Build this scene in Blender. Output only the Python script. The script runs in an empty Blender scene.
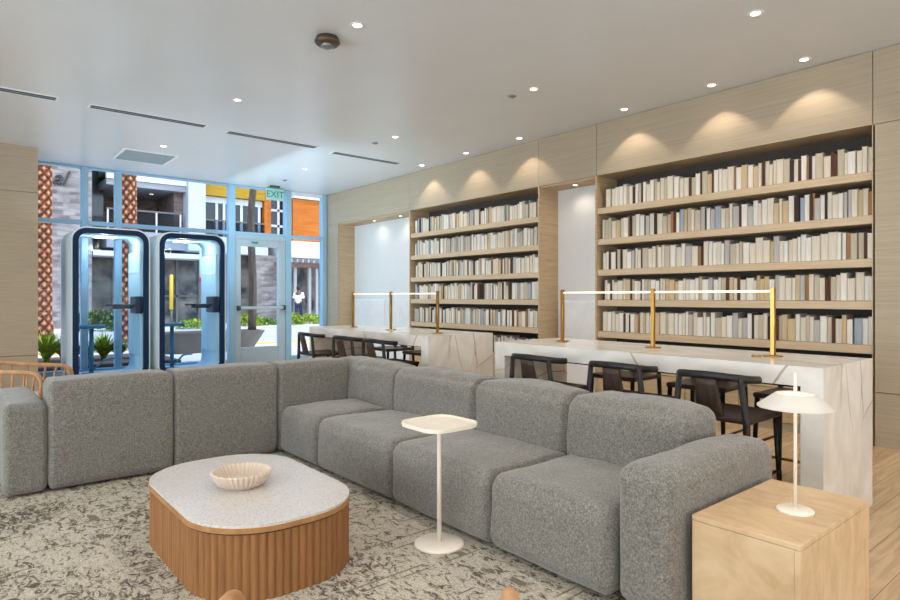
import bpy, bmesh, math, random
from mathutils import Vector, Matrix, noise as mnoise
random.seed(7)
C = bpy.context.scene.collection
PI = math.pi

# ------------------------------------------------------------------ materials
def lin(c):
    return tuple(((x/255)/12.92 if x/255 <= .04045 else ((x/255+.055)/1.055)**2.4) for x in c)

def newmat(name):
    m = bpy.data.materials.new(name); m.use_nodes = True
    nt = m.node_tree
    b = nt.nodes['Principled BSDF']
    return m, nt, b

def plain(name, rgb, rough=.5, metal=0., spec=.5, emit=None, estr=0, var=.04, vscale=6.):
    """Plain paint / metal with faint procedural variation."""
    m, nt, b = newmat(name)
    n = nt.nodes.new('ShaderNodeTexNoise'); n.inputs['Scale'].default_value = vscale; n.inputs['Detail'].default_value = 3
    tc = nt.nodes.new('ShaderNodeTexCoord'); nt.links.new(tc.outputs['Object'], n.inputs['Vector'])
    r = nt.nodes.new('ShaderNodeValToRGB')
    c = lin(rgb)
    r.color_ramp.elements[0].position = .3; r.color_ramp.elements[1].position = .7
    r.color_ramp.elements[0].color = (*[x*(1-var) for x in c], 1)
    r.color_ramp.elements[1].color = (*[min(1, x*(1+var)) for x in c], 1)
    nt.links.new(n.outputs['Fac'], r.inputs['Fac']); nt.links.new(r.outputs['Color'], b.inputs['Base Color'])
    b.inputs['Roughness'].default_value = rough; b.inputs['Metallic'].default_value = metal
    b.inputs['Specular IOR Level'].default_value = spec
    if emit:
        b.inputs['Emission Color'].default_value = (*lin(emit), 1); b.inputs['Emission Strength'].default_value = estr
    return m

def ramp2(nt, fac, c0, c1, p0=.3, p1=.7):
    r = nt.nodes.new('ShaderNodeValToRGB')
    r.color_ramp.elements[0].position = p0; r.color_ramp.elements[1].position = p1
    r.color_ramp.elements[0].color = (*lin(c0), 1); r.color_ramp.elements[1].color = (*lin(c1), 1)
    nt.links.new(fac, r.inputs['Fac']); return r

def coords(nt, scale=(1, 1, 1), space='Object', rot=(0, 0, 0)):
    tc = nt.nodes.new('ShaderNodeTexCoord'); mp = nt.nodes.new('ShaderNodeMapping')
    mp.inputs['Scale'].default_value = scale; mp.inputs['Rotation'].default_value = rot
    nt.links.new(tc.outputs[space], mp.inputs['Vector']); return mp.outputs['Vector']

def mix(nt, fac, a, b, typ='MIX'):
    n = nt.nodes.new('ShaderNodeMix'); n.data_type = 'RGBA'; n.blend_type = typ
    if isinstance(fac, float): n.inputs[0].default_value = fac
    else: nt.links.new(fac, n.inputs[0])
    nt.links.new(a, n.inputs[6]); nt.links.new(b, n.inputs[7]); return n.outputs[2]

def wood(name, c0, c1, scale=(3, 3, 60), rough=.5, spec=.3):
    m, nt, b = newmat(name)
    v = coords(nt, scale)
    n = nt.nodes.new('ShaderNodeTexNoise'); n.inputs['Scale'].default_value = 1; n.inputs['Detail'].default_value = 6; n.inputs['Roughness'].default_value = .65
    n.inputs['Distortion'].default_value = .6
    nt.links.new(v, n.inputs['Vector'])
    r = ramp2(nt, n.outputs['Fac'], c0, c1, .32, .68)
    nt.links.new(r.outputs['Color'], b.inputs['Base Color'])
    b.inputs['Roughness'].default_value = rough; b.inputs['Specular IOR Level'].default_value = spec
    bp = nt.nodes.new('ShaderNodeBump'); bp.inputs['Strength'].default_value = .05
    nt.links.new(n.outputs['Fac'], bp.inputs['Height']); nt.links.new(bp.outputs['Normal'], b.inputs['Normal'])
    return m

def marble(name):
    m, nt, b = newmat(name)
    v = coords(nt, (1, 1, 1), rot=(.5, .3, .6))
    v = coords(nt, (1.15, .5, .85), rot=(.6, .35, .7))
    n0 = nt.nodes.new('ShaderNodeTexNoise'); n0.inputs['Scale'].default_value = 1.6; n0.inputs['Detail'].default_value = 4
    nt.links.new(v, n0.inputs['Vector'])
    add = nt.nodes.new('ShaderNodeMix'); add.data_type = 'VECTOR'; add.inputs[0].default_value = .13
    nt.links.new(v, add.inputs[4]); nt.links.new(n0.outputs['Color'], add.inputs[5])
    w = nt.nodes.new('ShaderNodeTexVoronoi'); w.feature = 'DISTANCE_TO_EDGE'; w.inputs['Scale'].default_value = 2.1
    nt.links.new(add.outputs[1], w.inputs['Vector'])
    r = ramp2(nt, w.outputs['Distance'], (186, 164, 128), (255, 255, 255), 0.0, .010)
    n1 = nt.nodes.new('ShaderNodeTexNoise'); n1.inputs['Scale'].default_value = 2.3; n1.inputs['Detail'].default_value = 8; n1.inputs['Distortion'].default_value = 1.5
    nt.links.new(v, n1.inputs['Vector'])
    r1 = ramp2(nt, n1.outputs['Fac'], (212, 204, 194), (234, 230, 223), .3, .6)
    n2 = nt.nodes.new('ShaderNodeTexNoise'); n2.inputs['Scale'].default_value = 1.3
    nt.links.new(v, n2.inputs['Vector'])
    r2 = ramp2(nt, n2.outputs['Fac'], (0, 0, 0), (255, 255, 255), .4, .52)
    mm = mix(nt, r2.outputs['Color'], r1.outputs['Color'], mix(nt, 1.0, r1.outputs['Color'], r.outputs['Color'], 'MULTIPLY'))
    nt.links.new(mm, b.inputs['Base Color'])
    b.inputs['Roughness'].default_value = .16
    return m

def fabric(name, c0, c1, nscale=160):
    m, nt, b = newmat(name)
    v = coords(nt)
    n = nt.nodes.new('ShaderNodeTexNoise'); n.inputs['Scale'].default_value = nscale; n.inputs['Detail'].default_value = 4; n.inputs['Roughness'].default_value = .8
    nt.links.new(v, n.inputs['Vector'])
    r = ramp2(nt, n.outputs['Fac'], c0, c1, .36, .64)
    n2 = nt.nodes.new('ShaderNodeTexNoise'); n2.inputs['Scale'].default_value = 38; n2.inputs['Detail'].default_value = 3
    nt.links.new(v, n2.inputs['Vector'])
    r2 = ramp2(nt, n2.outputs['Fac'], (238, 238, 238), (255, 255, 255), .35, .65)
    nt.links.new(mix(nt, 1.0, r.outputs['Color'], r2.outputs['Color'], 'MULTIPLY'), b.inputs['Base Color'])
    b.inputs['Roughness'].default_value = .95; b.inputs['Specular IOR Level'].default_value = .1
    b.inputs['Sheen Weight'].default_value = .35; b.inputs['Sheen Roughness'].default_value = .5
    n3 = nt.nodes.new('ShaderNodeTexNoise'); n3.inputs['Scale'].default_value = 9; n3.inputs['Detail'].default_value = 3
    nt.links.new(v, n3.inputs['Vector'])
    bp0 = nt.nodes.new('ShaderNodeBump'); bp0.inputs['Strength'].default_value = .25; bp0.inputs['Distance'].default_value = .03
    nt.links.new(n3.outputs['Fac'], bp0.inputs['Height'])
    bp = nt.nodes.new('ShaderNodeBump'); bp.inputs['Strength'].default_value = .35; bp.inputs['Distance'].default_value = .004
    nt.links.new(n.outputs['Fac'], bp.inputs['Height']); nt.links.new(bp0.outputs['Normal'], bp.inputs['Normal'])
    nt.links.new(bp.outputs['Normal'], b.inputs['Normal'])
    return m

def rugmat(name):
    m, nt, b = newmat(name)
    v = coords(nt, (1, 1, 1), rot=(0, 0, .25))
    n = nt.nodes.new('ShaderNodeTexNoise'); n.inputs['Scale'].default_value = 20; n.inputs['Detail'].default_value = 6; n.inputs['Roughness'].default_value = .72; n.inputs['Distortion'].default_value = 1.1
    v2 = coords(nt, (1.5, .8, 1), rot=(0, 0, -.35))
    nt.links.new(v2, n.inputs['Vector'])
    nb = nt.nodes.new('ShaderNodeTexNoise'); nb.inputs['Scale'].default_value = 1.1; nb.inputs['Detail'].default_value = 2
    nt.links.new(v, nb.inputs['Vector'])
    ma = nt.nodes.new('ShaderNodeMath'); ma.operation = 'MULTIPLY_ADD'; ma.inputs[1].default_value = .3
    nt.links.new(nb.outputs['Fac'], ma.inputs[0]); nt.links.new(n.outputs['Fac'], ma.inputs[2])
    r = nt.nodes.new('ShaderNodeValToRGB'); els = r.color_ramp.elements
    els[0].position = .565; els[0].color = (*lin((110, 101, 90)), 1)
    els[1].position = .645; els[1].color = (*lin((204, 193, 174)), 1)
    e = els.new(.8); e.color = (*lin((220, 210, 192)), 1)
    nt.links.new(ma.outputs[0], r.inputs['Fac'])
    # thin carved lines like scratches, two directions
    col = r.outputs['Color']
    for ang in (.0, 1.57):
        vv = coords(nt, (.55, 2.2, 1), rot=(0, 0, ang))
        w = nt.nodes.new('ShaderNodeTexBrick'); w.inputs['Scale'].default_value = 1.0
        w.inputs['Color1'].default_value = (1, 1, 1, 1); w.inputs['Color2'].default_value = (1, 1, 1, 1); w.inputs['Mortar'].default_value = (0, 0, 0, 1)
        w.inputs['Mortar Size'].default_value = .012; w.inputs['Brick Width'].default_value = .7; w.inputs['Row Height'].default_value = .6
        nt.links.new(vv, w.inputs['Vector'])
        nm = nt.nodes.new('ShaderNodeTexNoise'); nm.inputs['Scale'].default_value = 5
        nt.links.new(v, nm.inputs['Vector'])
        rr = ramp2(nt, nm.outputs['Fac'], (0, 0, 0), (255, 255, 255), .5, .56)
        inv = nt.nodes.new('ShaderNodeInvert'); nt.links.new(w.outputs['Color'], inv.inputs['Color'])
        f = mix(nt, 1.0, inv.outputs['Color'], rr.outputs['Color'], 'MULTIPLY')
        cc = nt.nodes.new('ShaderNodeRGB'); cc.outputs[0].default_value = (*lin((140, 130, 114)), 1)
        col = mix(nt, f, col, cc.outputs[0])
    n3 = nt.nodes.new('ShaderNodeTexNoise'); n3.inputs['Scale'].default_value = 140; n3.inputs['Detail'].default_value = 2
    nt.links.new(v, n3.inputs['Vector'])
    r3 = ramp2(nt, n3.outputs['Fac'], (196, 196, 196), (255, 255, 255), .35, .65)
    nt.links.new(mix(nt, 1.0, col, r3.outputs['Color'], 'MULTIPLY'), b.inputs['Base Color'])
    b.inputs['Roughness'].default_value = 1; b.inputs['Specular IOR Level'].default_value = .05
    bp = nt.nodes.new('ShaderNodeBump'); bp.inputs['Strength'].default_value = .6; bp.inputs['Distance'].default_value = .008
    nt.links.new(ma.outputs[0], bp.inputs['Height']); nt.links.new(bp.outputs['Normal'], b.inputs['Normal'])
    return m

def floormat(name):
    m, nt, b = newmat(name)
    v = coords(nt)
    w = nt.nodes.new('ShaderNodeTexBrick'); w.inputs['Scale'].default_value = 1
    w.inputs['Brick Width'].default_value = 1.4; w.inputs['Row Height'].default_value = .16; w.inputs['Mortar Size'].default_value = .0025
    w.inputs['Color1'].default_value = (*lin((218, 190, 154)), 1); w.inputs['Color2'].default_value = (*lin((200, 168, 130)), 1); w.inputs['Mortar'].default_value = (*lin((150, 118, 86)), 1)
    nt.links.new(v, w.inputs['Vector'])
    v2 = coords(nt, (3, 34, 1)); n = nt.nodes.new('ShaderNodeTexNoise'); n.inputs['Scale'].default_value = 1; n.inputs['Detail'].default_value = 6; n.inputs['Distortion'].default_value = .8
    nt.links.new(v2, n.inputs['Vector'])
    r = ramp2(nt, n.outputs['Fac'], (226, 220, 210), (255, 255, 255), .35, .62)
    nt.links.new(mix(nt, 1.0, w.outputs['Color'], r.outputs['Color'], 'MULTIPLY'), b.inputs['Base Color'])
    b.inputs['Roughness'].default_value = .38
    return m

def brickmat(name, cols, mortar, bw=.42, rh=.16, dark=True):
    m, nt, b = newmat(name)
    tc = nt.nodes.new('ShaderNodeTexCoord'); sp = nt.nodes.new('ShaderNodeSeparateXYZ'); cb = nt.nodes.new('ShaderNodeCombineXYZ')
    nt.links.new(tc.outputs['Object'], sp.inputs[0])
    ad = nt.nodes.new('ShaderNodeMath'); ad.operation = 'ADD'
    nt.links.new(sp.outputs[0], ad.inputs[0]); nt.links.new(sp.outputs[1], ad.inputs[1])
    nt.links.new(ad.outputs[0], cb.inputs[0]); nt.links.new(sp.outputs[2], cb.inputs[1])
    w = nt.nodes.new('ShaderNodeTexBrick'); w.inputs['Scale'].default_value = 1
    w.inputs['Brick Width'].default_value = bw; w.inputs['Row Height'].default_value = rh; w.inputs['Mortar Size'].default_value = .008
    w.inputs['Color1'].default_value = (*lin(cols[0]), 1); w.inputs['Color2'].default_value = (*lin(cols[1]), 1); w.inputs['Mortar'].default_value = (*lin(mortar), 1)
    w.inputs['Bias'].default_value = -.35
    nt.links.new(cb.outputs[0], w.inputs['Vector'])
    mp = nt.nodes.new('ShaderNodeMapping'); mp.inputs['Scale'].default_value = (1.6, 5.2, 1); nt.links.new(cb.outputs[0], mp.inputs['Vector'])
    n = nt.nodes.new('ShaderNodeTexWhiteNoise') if False else nt.nodes.new('ShaderNodeTexNoise'); n.inputs['Scale'].default_value = 1.1; n.inputs['Detail'].default_value = 1
    nt.links.new(mp.outputs[0], n.inputs['Vector'])
    r = ramp2(nt, n.outputs['Fac'], (205, 200, 200), (255, 255, 255), .35, .6)
    nt.links.new(mix(nt, 1.0, w.outputs['Color'], r.outputs['Color'], 'MULTIPLY'), b.inputs['Base Color'])
    b.inputs['Roughness'].default_value = .9
    return m

def palmbark(name):
    m, nt, b = newmat(name)
    tc = nt.nodes.new('ShaderNodeTexCoord')
    at = nt.nodes.new('ShaderNodeAttribute'); at.attribute_name = 'scale_val'
    n = nt.nodes.new('ShaderNodeTexNoise'); n.inputs['Scale'].default_value = 14; nt.links.new(tc.outputs['Object'], n.inputs['Vector'])
    ma = nt.nodes.new('ShaderNodeMath'); ma.operation = 'MULTIPLY_ADD'; ma.inputs[1].default_value = .5
    nt.links.new(n.outputs['Fac'], ma.inputs[0]); nt.links.new(at.outputs['Fac'], ma.inputs[2])
    r = nt.nodes.new('ShaderNodeValToRGB'); e = r.color_ramp.elements
    e[0].position = .38; e[0].color = (*lin((34, 16, 8)), 1)
    e[1].position = .95; e[1].color = (*lin((204, 160, 122)), 1)
    x = e.new(.62); x.color = (*lin((140, 76, 38)), 1)
    nt.links.new(ma.outputs[0], r.inputs['Fac']); nt.links.new(r.outputs['Color'], b.inputs['Base Color'])
    b.inputs['Roughness'].default_value = .9
    return m

def glassmat(name, tint=(.93, .97, 1.0), refl=.08):
    m = bpy.data.materials.new(name); m.use_nodes = True; nt = m.node_tree
    nt.nodes.remove(nt.nodes['Principled BSDF']); out = nt.nodes['Material Output']
    t = nt.nodes.new('ShaderNodeBsdfTransparent'); t.inputs[0].default_value = (*tint, 1)
    g = nt.nodes.new('ShaderNodeBsdfGlossy'); g.inputs['Roughness'].default_value = .02
    lw = nt.nodes.new('ShaderNodeLayerWeight'); lw.inputs[0].default_value = .25
    mu = nt.nodes.new('ShaderNodeMath'); mu.operation = 'MULTIPLY'; mu.inputs[1].default_value = refl*3
    nt.links.new(lw.outputs['Fresnel'], mu.inputs[0])
    mx = nt.nodes.new('ShaderNodeMixShader'); nt.links.new(mu.outputs[0], mx.inputs[0])
    nt.links.new(t.outputs[0], mx.inputs[1]); nt.links.new(g.outputs[0], mx.inputs[2]); nt.links.new(mx.outputs[0], out.inputs[0])
    return m

def leafmat(name, c0, c1, scale=9):
    m, nt, b = newmat(name)
    n = nt.nodes.new('ShaderNodeTexNoise'); n.inputs['Scale'].default_value = scale
    nt.links.new(coords(nt), n.inputs['Vector'])
    r = ramp2(nt, n.outputs['Fac'], c0, c1, .35, .65)
    nt.links.new(r.outputs['Color'], b.inputs['Base Color']); b.inputs['Roughness'].default_value = .6
    return m

def terrazzo(name):
    m, nt, b = newmat(name)
    w = nt.nodes.new('ShaderNodeTexVoronoi'); w.inputs['Scale'].default_value = 190
    nt.links.new(coords(nt), w.inputs['Vector'])
    r = ramp2(nt, w.outputs['Color'], (180, 170, 164), (210, 203, 197), .1, .5)
    nt.links.new(r.outputs['Color'], b.inputs['Base Color']); b.inputs['Roughness'].default_value = .28
    return m

M = {}
M['ceiling'] = plain('ceiling_paint', (214, 217, 220), .3, var=.015, vscale=2)
M['wall_paint'] = plain('wall_paint', (222, 223, 224), .7, var=.01)
M['panel'] = wood('panel_oak', (168, 154, 133), (184, 169, 147), (2.5, 1.0, 70), .5)
M['panel2'] = wood('panel_oak_warm', (180, 156, 122), (204, 180, 146), (2.5, 1.3, 34), .5)
M['shelf'] = wood('shelf_oak', (194, 172, 142), (212, 191, 161), (4, 1.5, 60), .5)
M['dark_gap'] = plain('shadow_gap', (38, 32, 28), .8)
M['case_back'] = plain('bookcase_back', (74, 68, 64), .8)
M['marble'] = marble('veined_marble')
M['sofa'] = fabric('grey_fabric', (92, 88, 81), (152, 147, 138), 120)
M['cushion_white'] = plain('white_upholstery', (228, 228, 228), .9, spec=.1)
M['rug'] = rugmat('patterned_rug')
M['floor'] = floormat('oak_floor')
M['flute'] = wood('fluted_oak', (128, 86, 50), (156, 109, 66), (30, 30, 2.2), .5)
M['flute_rim'] = wood('table_rim_oak', (150, 104, 60), (180, 132, 84), (10, 10, 3), .45)
M['terrazzo'] = terrazzo('terrazzo_top')
M['bowl'] = plain('beige_ceramic', (208, 190, 172), .7, spec=.2)
M['black_wood'] = wood('black_ash', (26, 24, 23), (44, 41, 39), (30, 30, 4), .38)
M['brown_wood'] = wood('dark_walnut', (44, 34, 28), (72, 57, 47), (20, 20, 4), .42)
M['brass'] = plain('brass', (188, 146, 80), .3, metal=1.)
M['light_bar'] = plain('lit_bar', (255, 236, 220), .4, emit=(255, 222, 200), estr=.75)
M['cream_metal'] = plain('cream_powdercoat', (236, 224, 208), .45)
M['lamp_white'] = plain('lamp_white', (212, 204, 194), .5, emit=(255, 232, 205), estr=.03)
M['lamp_glow'] = plain('lamp_glow', (255, 240, 215), .5, emit=(255, 222, 170), estr=1.0)
M['box_wood'] = wood('side_table_oak', (196, 162, 122), (222, 192, 154), (12, 5, 5), .45)
M['chair_wood'] = wood('armchair_ash', (172, 122, 78), (206, 160, 114), (14, 14, 5), .45)
M['seat_linen'] = fabric('beige_linen', (186, 174, 156), (214, 204, 188), 220)
M['alu'] = plain('sky_tinted_aluminium', (160, 200, 224), .35, metal=.05, var=.02)  # silvery frames, with the sky's reflection painted in as blue
M['door_alu'] = plain('door_aluminium', (188, 204, 214), .35, metal=.05, var=.02)
M['white_trim'] = plain('white_trim', (235, 238, 240), .5)
M['glass'] = glassmat('window_glass')
M['booth_glass'] = glassmat('booth_glass', (.95, .98, 1.0), .05)
M['booth_shell'] = plain('booth_shell_blue_cast', (216, 234, 244), .35, var=.01)  # white shell, the daylight's blue cast painted into its colour
M['booth_in'] = plain('booth_pale_blue', (184, 218, 234), .7, var=.02)
M['booth_frame'] = plain('booth_navy', (10, 40, 74), .45, spec=.25)
M['booth_blue'] = plain('stool_blue', (58, 122, 164), .5)
M['booth_desk'] = plain('booth_desk_dark', (34, 52, 70), .4)
M['steel'] = plain('brushed_steel', (150, 156, 160), .4, metal=.8)
M['vent'] = plain('vent_grey', (150, 166, 174), .5)
M['slot'] = plain('slot_dark', (70, 76, 80), .6)
M['dl_rim'] = plain('downlight_rim', (225, 225, 225), .4)
M['dl_glow'] = plain('downlight_lens', (255, 244, 228), .4, emit=(255, 238, 214), estr=9)
M['bronze'] = plain('bronze_metal', (96, 80, 66), .45, metal=.5)
M['exit_face'] = plain('exit_plate', (168, 208, 204), .3)
M['exit_green'] = plain('exit_green', (30, 128, 104), .5, emit=(30, 140, 110), estr=.25)
M['brick'] = brickmat('grey_brick', ((148, 140, 136), (92, 84, 84)), (128, 121, 118))
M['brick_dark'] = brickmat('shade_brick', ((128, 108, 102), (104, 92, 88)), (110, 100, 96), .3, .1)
M['render_white'] = plain('white_render', (176, 180, 186), .8)
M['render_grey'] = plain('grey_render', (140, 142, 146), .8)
M['ext_dark'] = plain('dark_glazing', (36, 36, 40), .15)
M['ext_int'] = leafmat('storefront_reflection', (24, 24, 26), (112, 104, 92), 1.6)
M['ext_mull'] = plain('bronze_mullion', (92, 86, 80), .5)
M['yellow'] = wood('yellow_panel', (138, 104, 6), (176, 138, 14), (1, 1, 9), .6)
M['orange'] = wood('orange_panel', (158, 80, 12), (190, 108, 26), (.9, .9, 7), .6)
M['ext_white'] = plain('white_frame', (206, 210, 214), .6)
M['rail_glass'] = glassmat('rail_glass', (.62, .66, .72), .1)
M['concrete'] = plain('concrete', (112, 104, 96), .9, var=.12, vscale=3)
M['concrete_lt'] = plain('sunny_paving', (206, 200, 194), .9, var=.06, vscale=2)
M['asphalt'] = plain('pale_asphalt', (176, 172, 170), .9, var=.06, vscale=.6)
M['kerb_yellow'] = plain('yellow_line', (240, 180, 50), .8)
M['soil'] = plain('soil', (90, 70, 54), .95, var=.2, vscale=9)
M['palm'] = palmbark('palm_bark')
M['bark'] = wood('grey_bark', (58, 48, 42), (98, 86, 74), (14, 14, 2), .9)
M['leaf_y'] = leafmat('leaf_yellow_green', (76, 110, 16), (164, 182, 44), 12)
M['leaf_g'] = leafmat('leaf_green', (40, 84, 22), (130, 164, 52), 9)
M['leaf_d'] = leafmat('leaf_dark', (26, 46, 18), (84, 110, 40), 5)
M['skin'] = plain('skin', (112, 78, 60), .6)
M['shirt'] = plain('white_shirt', (226, 230, 244), .85)
M['trousers'] = plain('navy_trousers', (38, 46, 72), .85)
M['hair'] = plain('black_hair', (28, 24, 22), .7)
M['post_yellow'] = plain('yellow_post', (226, 184, 40), .5)
M['red'] = plain('red_plastic', (206, 60, 74), .5)
M['sign_dark'] = plain('sign_dark', (40, 36, 38), .5)
M['mortar_white'] = plain('pergola_white', (150, 146, 144), .7)
M['pergola_beam'] = plain('pergola_brown', (104, 78, 66), .7)

# ------------------------------------------------------------------ mesh tools
class MB:
    def __init__(s): s.bm = bmesh.new(); s.mats = []; s.mi = 0; s.sm = False
    def use(s, mat):
        if mat not in s.mats: s.mats.append(mat)
        s.mi = s.mats.index(mat); return s
    def face(s, vs):
        try: f = s.bm.faces.new(vs)
        except ValueError: return None
        f.material_index = s.mi; f.smooth = s.sm; return f
    def box(s, lo, hi, bev=0., seg=2):
        v = [s.bm.verts.new((x, y, z)) for x in (lo[0], hi[0]) for y in (lo[1], hi[1]) for z in (lo[2], hi[2])]
        fs = [s.face([v[i] for i in q]) for q in ((0, 1, 3, 2), (4, 6, 7, 5), (0, 4, 5, 1), (2, 3, 7, 6), (0, 2, 6, 4), (1, 5, 7, 3))]
        if bev:
            es = list({e for f in fs for e in f.edges})
            r = bmesh.ops.bevel(s.bm, geom=es, offset=bev, segments=seg, profile=.5, affect='EDGES')
            for f in r['faces']: f.material_index = s.mi; f.smooth = True
        return s
    def tube(s, pts, r, n=10, cap=True, closed=False):
        pts = [Vector(p) for p in pts]; k = len(pts)
        rs = r if isinstance(r, (list, tuple)) else [r]*k
        rings = []; up = None
        for i, p in enumerate(pts):
            if closed: d = (pts[(i+1) % k]-pts[i-1]).normalized()
            else: d = (pts[min(i+1, k-1)]-pts[max(i-1, 0)]).normalized()
            if up is None: up = Vector((0, 0, 1)) if abs(d.z) < .9 else Vector((1, 0, 0))
            a = d.cross(up)
            if a.length < 1e-4: a = d.cross(Vector((0, 1, 0)))
            a.normalize(); b = a.cross(d).normalized(); up = b
            rr = rs[i]; ra, rb = rr if isinstance(rr, tuple) else (rr, rr)
            rings.append([s.bm.verts.new(p+a*math.cos(t)*ra+b*math.sin(t)*rb) for t in [2*PI*j/n for j in range(n)]])
        sm = s.sm; s.sm = True
        rng = range(k if closed else k-1)
        for i in rng:
            A, B = rings[i], rings[(i+1) % k]
            for j in range(n): s.face([A[j], A[(j+1) % n], B[(j+1) % n], B[j]])
        s.sm = sm
        if cap and not closed:
            s.face(rings[0][::-1]); s.face(rings[-1])
        return s
    def lathe(s, prof, c=(0, 0, 0), n=32, cap=True, sx=1., sy=1.):
        rings = []
        for r, z in prof:
            rings.append([s.bm.verts.new((c[0]+r*sx*math.cos(2*PI*j/n), c[1]+r*sy*math.sin(2*PI*j/n), c[2]+z)) for j in range(n)])
        sm = s.sm; s.sm = True
        for A, B in zip(rings, rings[1:]):
            for j in range(n): s.face([A[j], A[(j+1) % n], B[(j+1) % n], B[j]])
        s.sm = sm
        if cap: s.face(rings[0][::-1]); s.face(rings[-1])
        return s
    def prism(s, poly, z0, z1, bev=0.):
        a = [s.bm.verts.new((x, y, z0)) for x, y in poly]; b = [s.bm.verts.new((x, y, z1)) for x, y in poly]
        n = len(poly)
        for i in range(n): s.face([a[i], a[(i+1) % n], b[(i+1) % n], b[i]])
        s.face(a[::-1]); t = s.face(b)
        if bev and t:
            r = bmesh.ops.bevel(s.bm, geom=list(t.edges), offset=bev, segments=3, profile=.5, affect='EDGES')
            for f in r['faces']: f.material_index = s.mi; f.smooth = True
        return s
    def ringprism(s, outer, inner, axis, d0, d1):
        """frame between two closed loops (same count), extruded along Y ('y')"""
        def P(q, d): return (q[0], d, q[1]) if axis == 'y' else (q[0], q[1], d)
        L = [[s.bm.verts.new(P(q, d)) for q in loop] for d in (d0, d1) for loop in (outer, inner)]
        o0, i0, o1, i1 = L; n = len(outer)
        for j in range(n):
            k = (j+1) % n
            s.face([o0[j], o0[k], i0[k], i0[j]]); s.face([o1[k], o1[j], i1[j], i1[k]])
            s.face([o0[k], o0[j], o1[j], o1[k]]); s.face([i0[j], i0[k], i1[k], i1[j]])
        return s
    def quad(s, *p): s.face([s.bm.verts.new(q) for q in p]); return s
    def build(s, name, mat=None, parent=None, loc=(0, 0, 0), smooth=None):
        bmesh.ops.recalc_face_normals(s.bm, faces=s.bm.faces[:])
        me = bpy.data.meshes.new(name); s.bm.to_mesh(me); s.bm.free()
        if mat: me.materials.append(mat)
        else:
            for m in s.mats: me.materials.append(m)
        if smooth:
            for p in me.polygons: p.use_smooth = True
        o = bpy.data.objects.new(name, me); C.objects.link(o); o.location = loc
        if parent: o.parent = parent
        return o

def rrect(w, h, r, n=6, cx=0, cy=0):
    out = []
    for sx, sy, a0 in ((1, 1, 0), (-1, 1, PI/2), (-1, -1, PI), (1, -1, 1.5*PI)):
        for i in range(n+1):
            a = a0+PI/2*i/n
            out.append((cx+sx*(w/2-r)+r*math.cos(a), cy+sy*(h/2-r)+r*math.sin(a)))
    return out

def cushion(lo, hi, r=.07, top=.0, front=.0, seed=0, wr=.006, step=.05, rz=None):
    """soft rounded box with slightly crowned faces and gentle creases"""
    mb = MB(); bm = mb.bm
    c = [(a+b)/2 for a, b in zip(lo, hi)]; h = [(b-a)/2 for a, b in zip(lo, hi)]
    R = [min(q, hh*.98) for q, hh in zip(r if isinstance(r, tuple) else (r, r, r), h)]
    ax = []
    for k in range(3):
        r = R[k]; core = h[k]-r
        m = max(1, int(2*core/step))
        ax.append([-h[k]+r*i/6 for i in range(6)] + [-core+2*core*i/m for i in range(m+1)] + [core+r*i/6 for i in range(1, 7)])
    vd = {}
    def V(x, y, z):
        key = (round(x, 5), round(y, 5), round(z, 5))
        if key in vd: return vd[key]
        p = Vector((x, y, z)); q = Vector([max(-(h[k]-R[k]), min(h[k]-R[k], p[k])) for k in range(3)])
        # spread angles evenly
        d = p-q
        d = Vector([math.tan(max(-1, min(1, d[k]/R[k]))*PI/4) for k in range(3)])
        if d.length > 1e-6: d.normalize()
        p2 = q+Vector([d[k]*R[k] for k in range(3)])
        fx = 1-(p.x/h[0])**2; fy = 1-(p.y/h[1])**2; fz = 1-(p.z/h[2])**2
        p2.z += top*max(0, fx)**.6*max(0, fy)**.6*max(0, d.z)
        p2.x += front*max(0, fy)**.6*max(0, fz)**.6*d.x
        p2.y += front*max(0, fx)**.6*max(0, fz)**.6*d.y
        nn = mnoise.noise(Vector((p.x*4+seed*3.1, p.y*4, p.z*5+seed)))+.5*mnoise.noise(Vector((p.x*11, p.y*11+seed, p.z*6)))
        p2 += d*nn*wr*(1. if p.z > -h[2]*.7 else .3)
        v = bm.verts.new((p2.x+c[0], p2.y+c[1], p2.z+c[2])); vd[key] = v; return v
    for k, (i, j) in ((0, (1, 2)), (1, (0, 2)), (2, (0, 1))):
        for sgn in (-1, 1):
            for a0, a1 in zip(ax[i], ax[i][1:]):
                for b0, b1 in zip(ax[j], ax[j][1:]):
                    q = []
                    for a, b in ((a0, b0), (a1, b0), (a1, b1), (a0, b1)):
                        p = [0, 0, 0]; p[i] = a; p[j] = b; p[k] = sgn*h[k]; q.append(V(*p))
                    mb.sm = True; mb.face(q)
    return mb

def spline(pts, n=8):
    """Catmull-Rom through points"""
    P = [Vector(p) for p in pts]; out = []
    for i in range(len(P)-1):
        p0 = P[max(i-1, 0)]; p1 = P[i]; p2 = P[i+1]; p3 = P[min(i+2, len(P)-1)]
        for k in range(n):
            t = k/n
            out.append(.5*((2*p1)+(-p0+p2)*t+(2*p0-5*p1+4*p2-p3)*t*t+(-p0+3*p1-3*p2+p3)*t**3))
    out.append(P[-1]); return out

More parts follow.
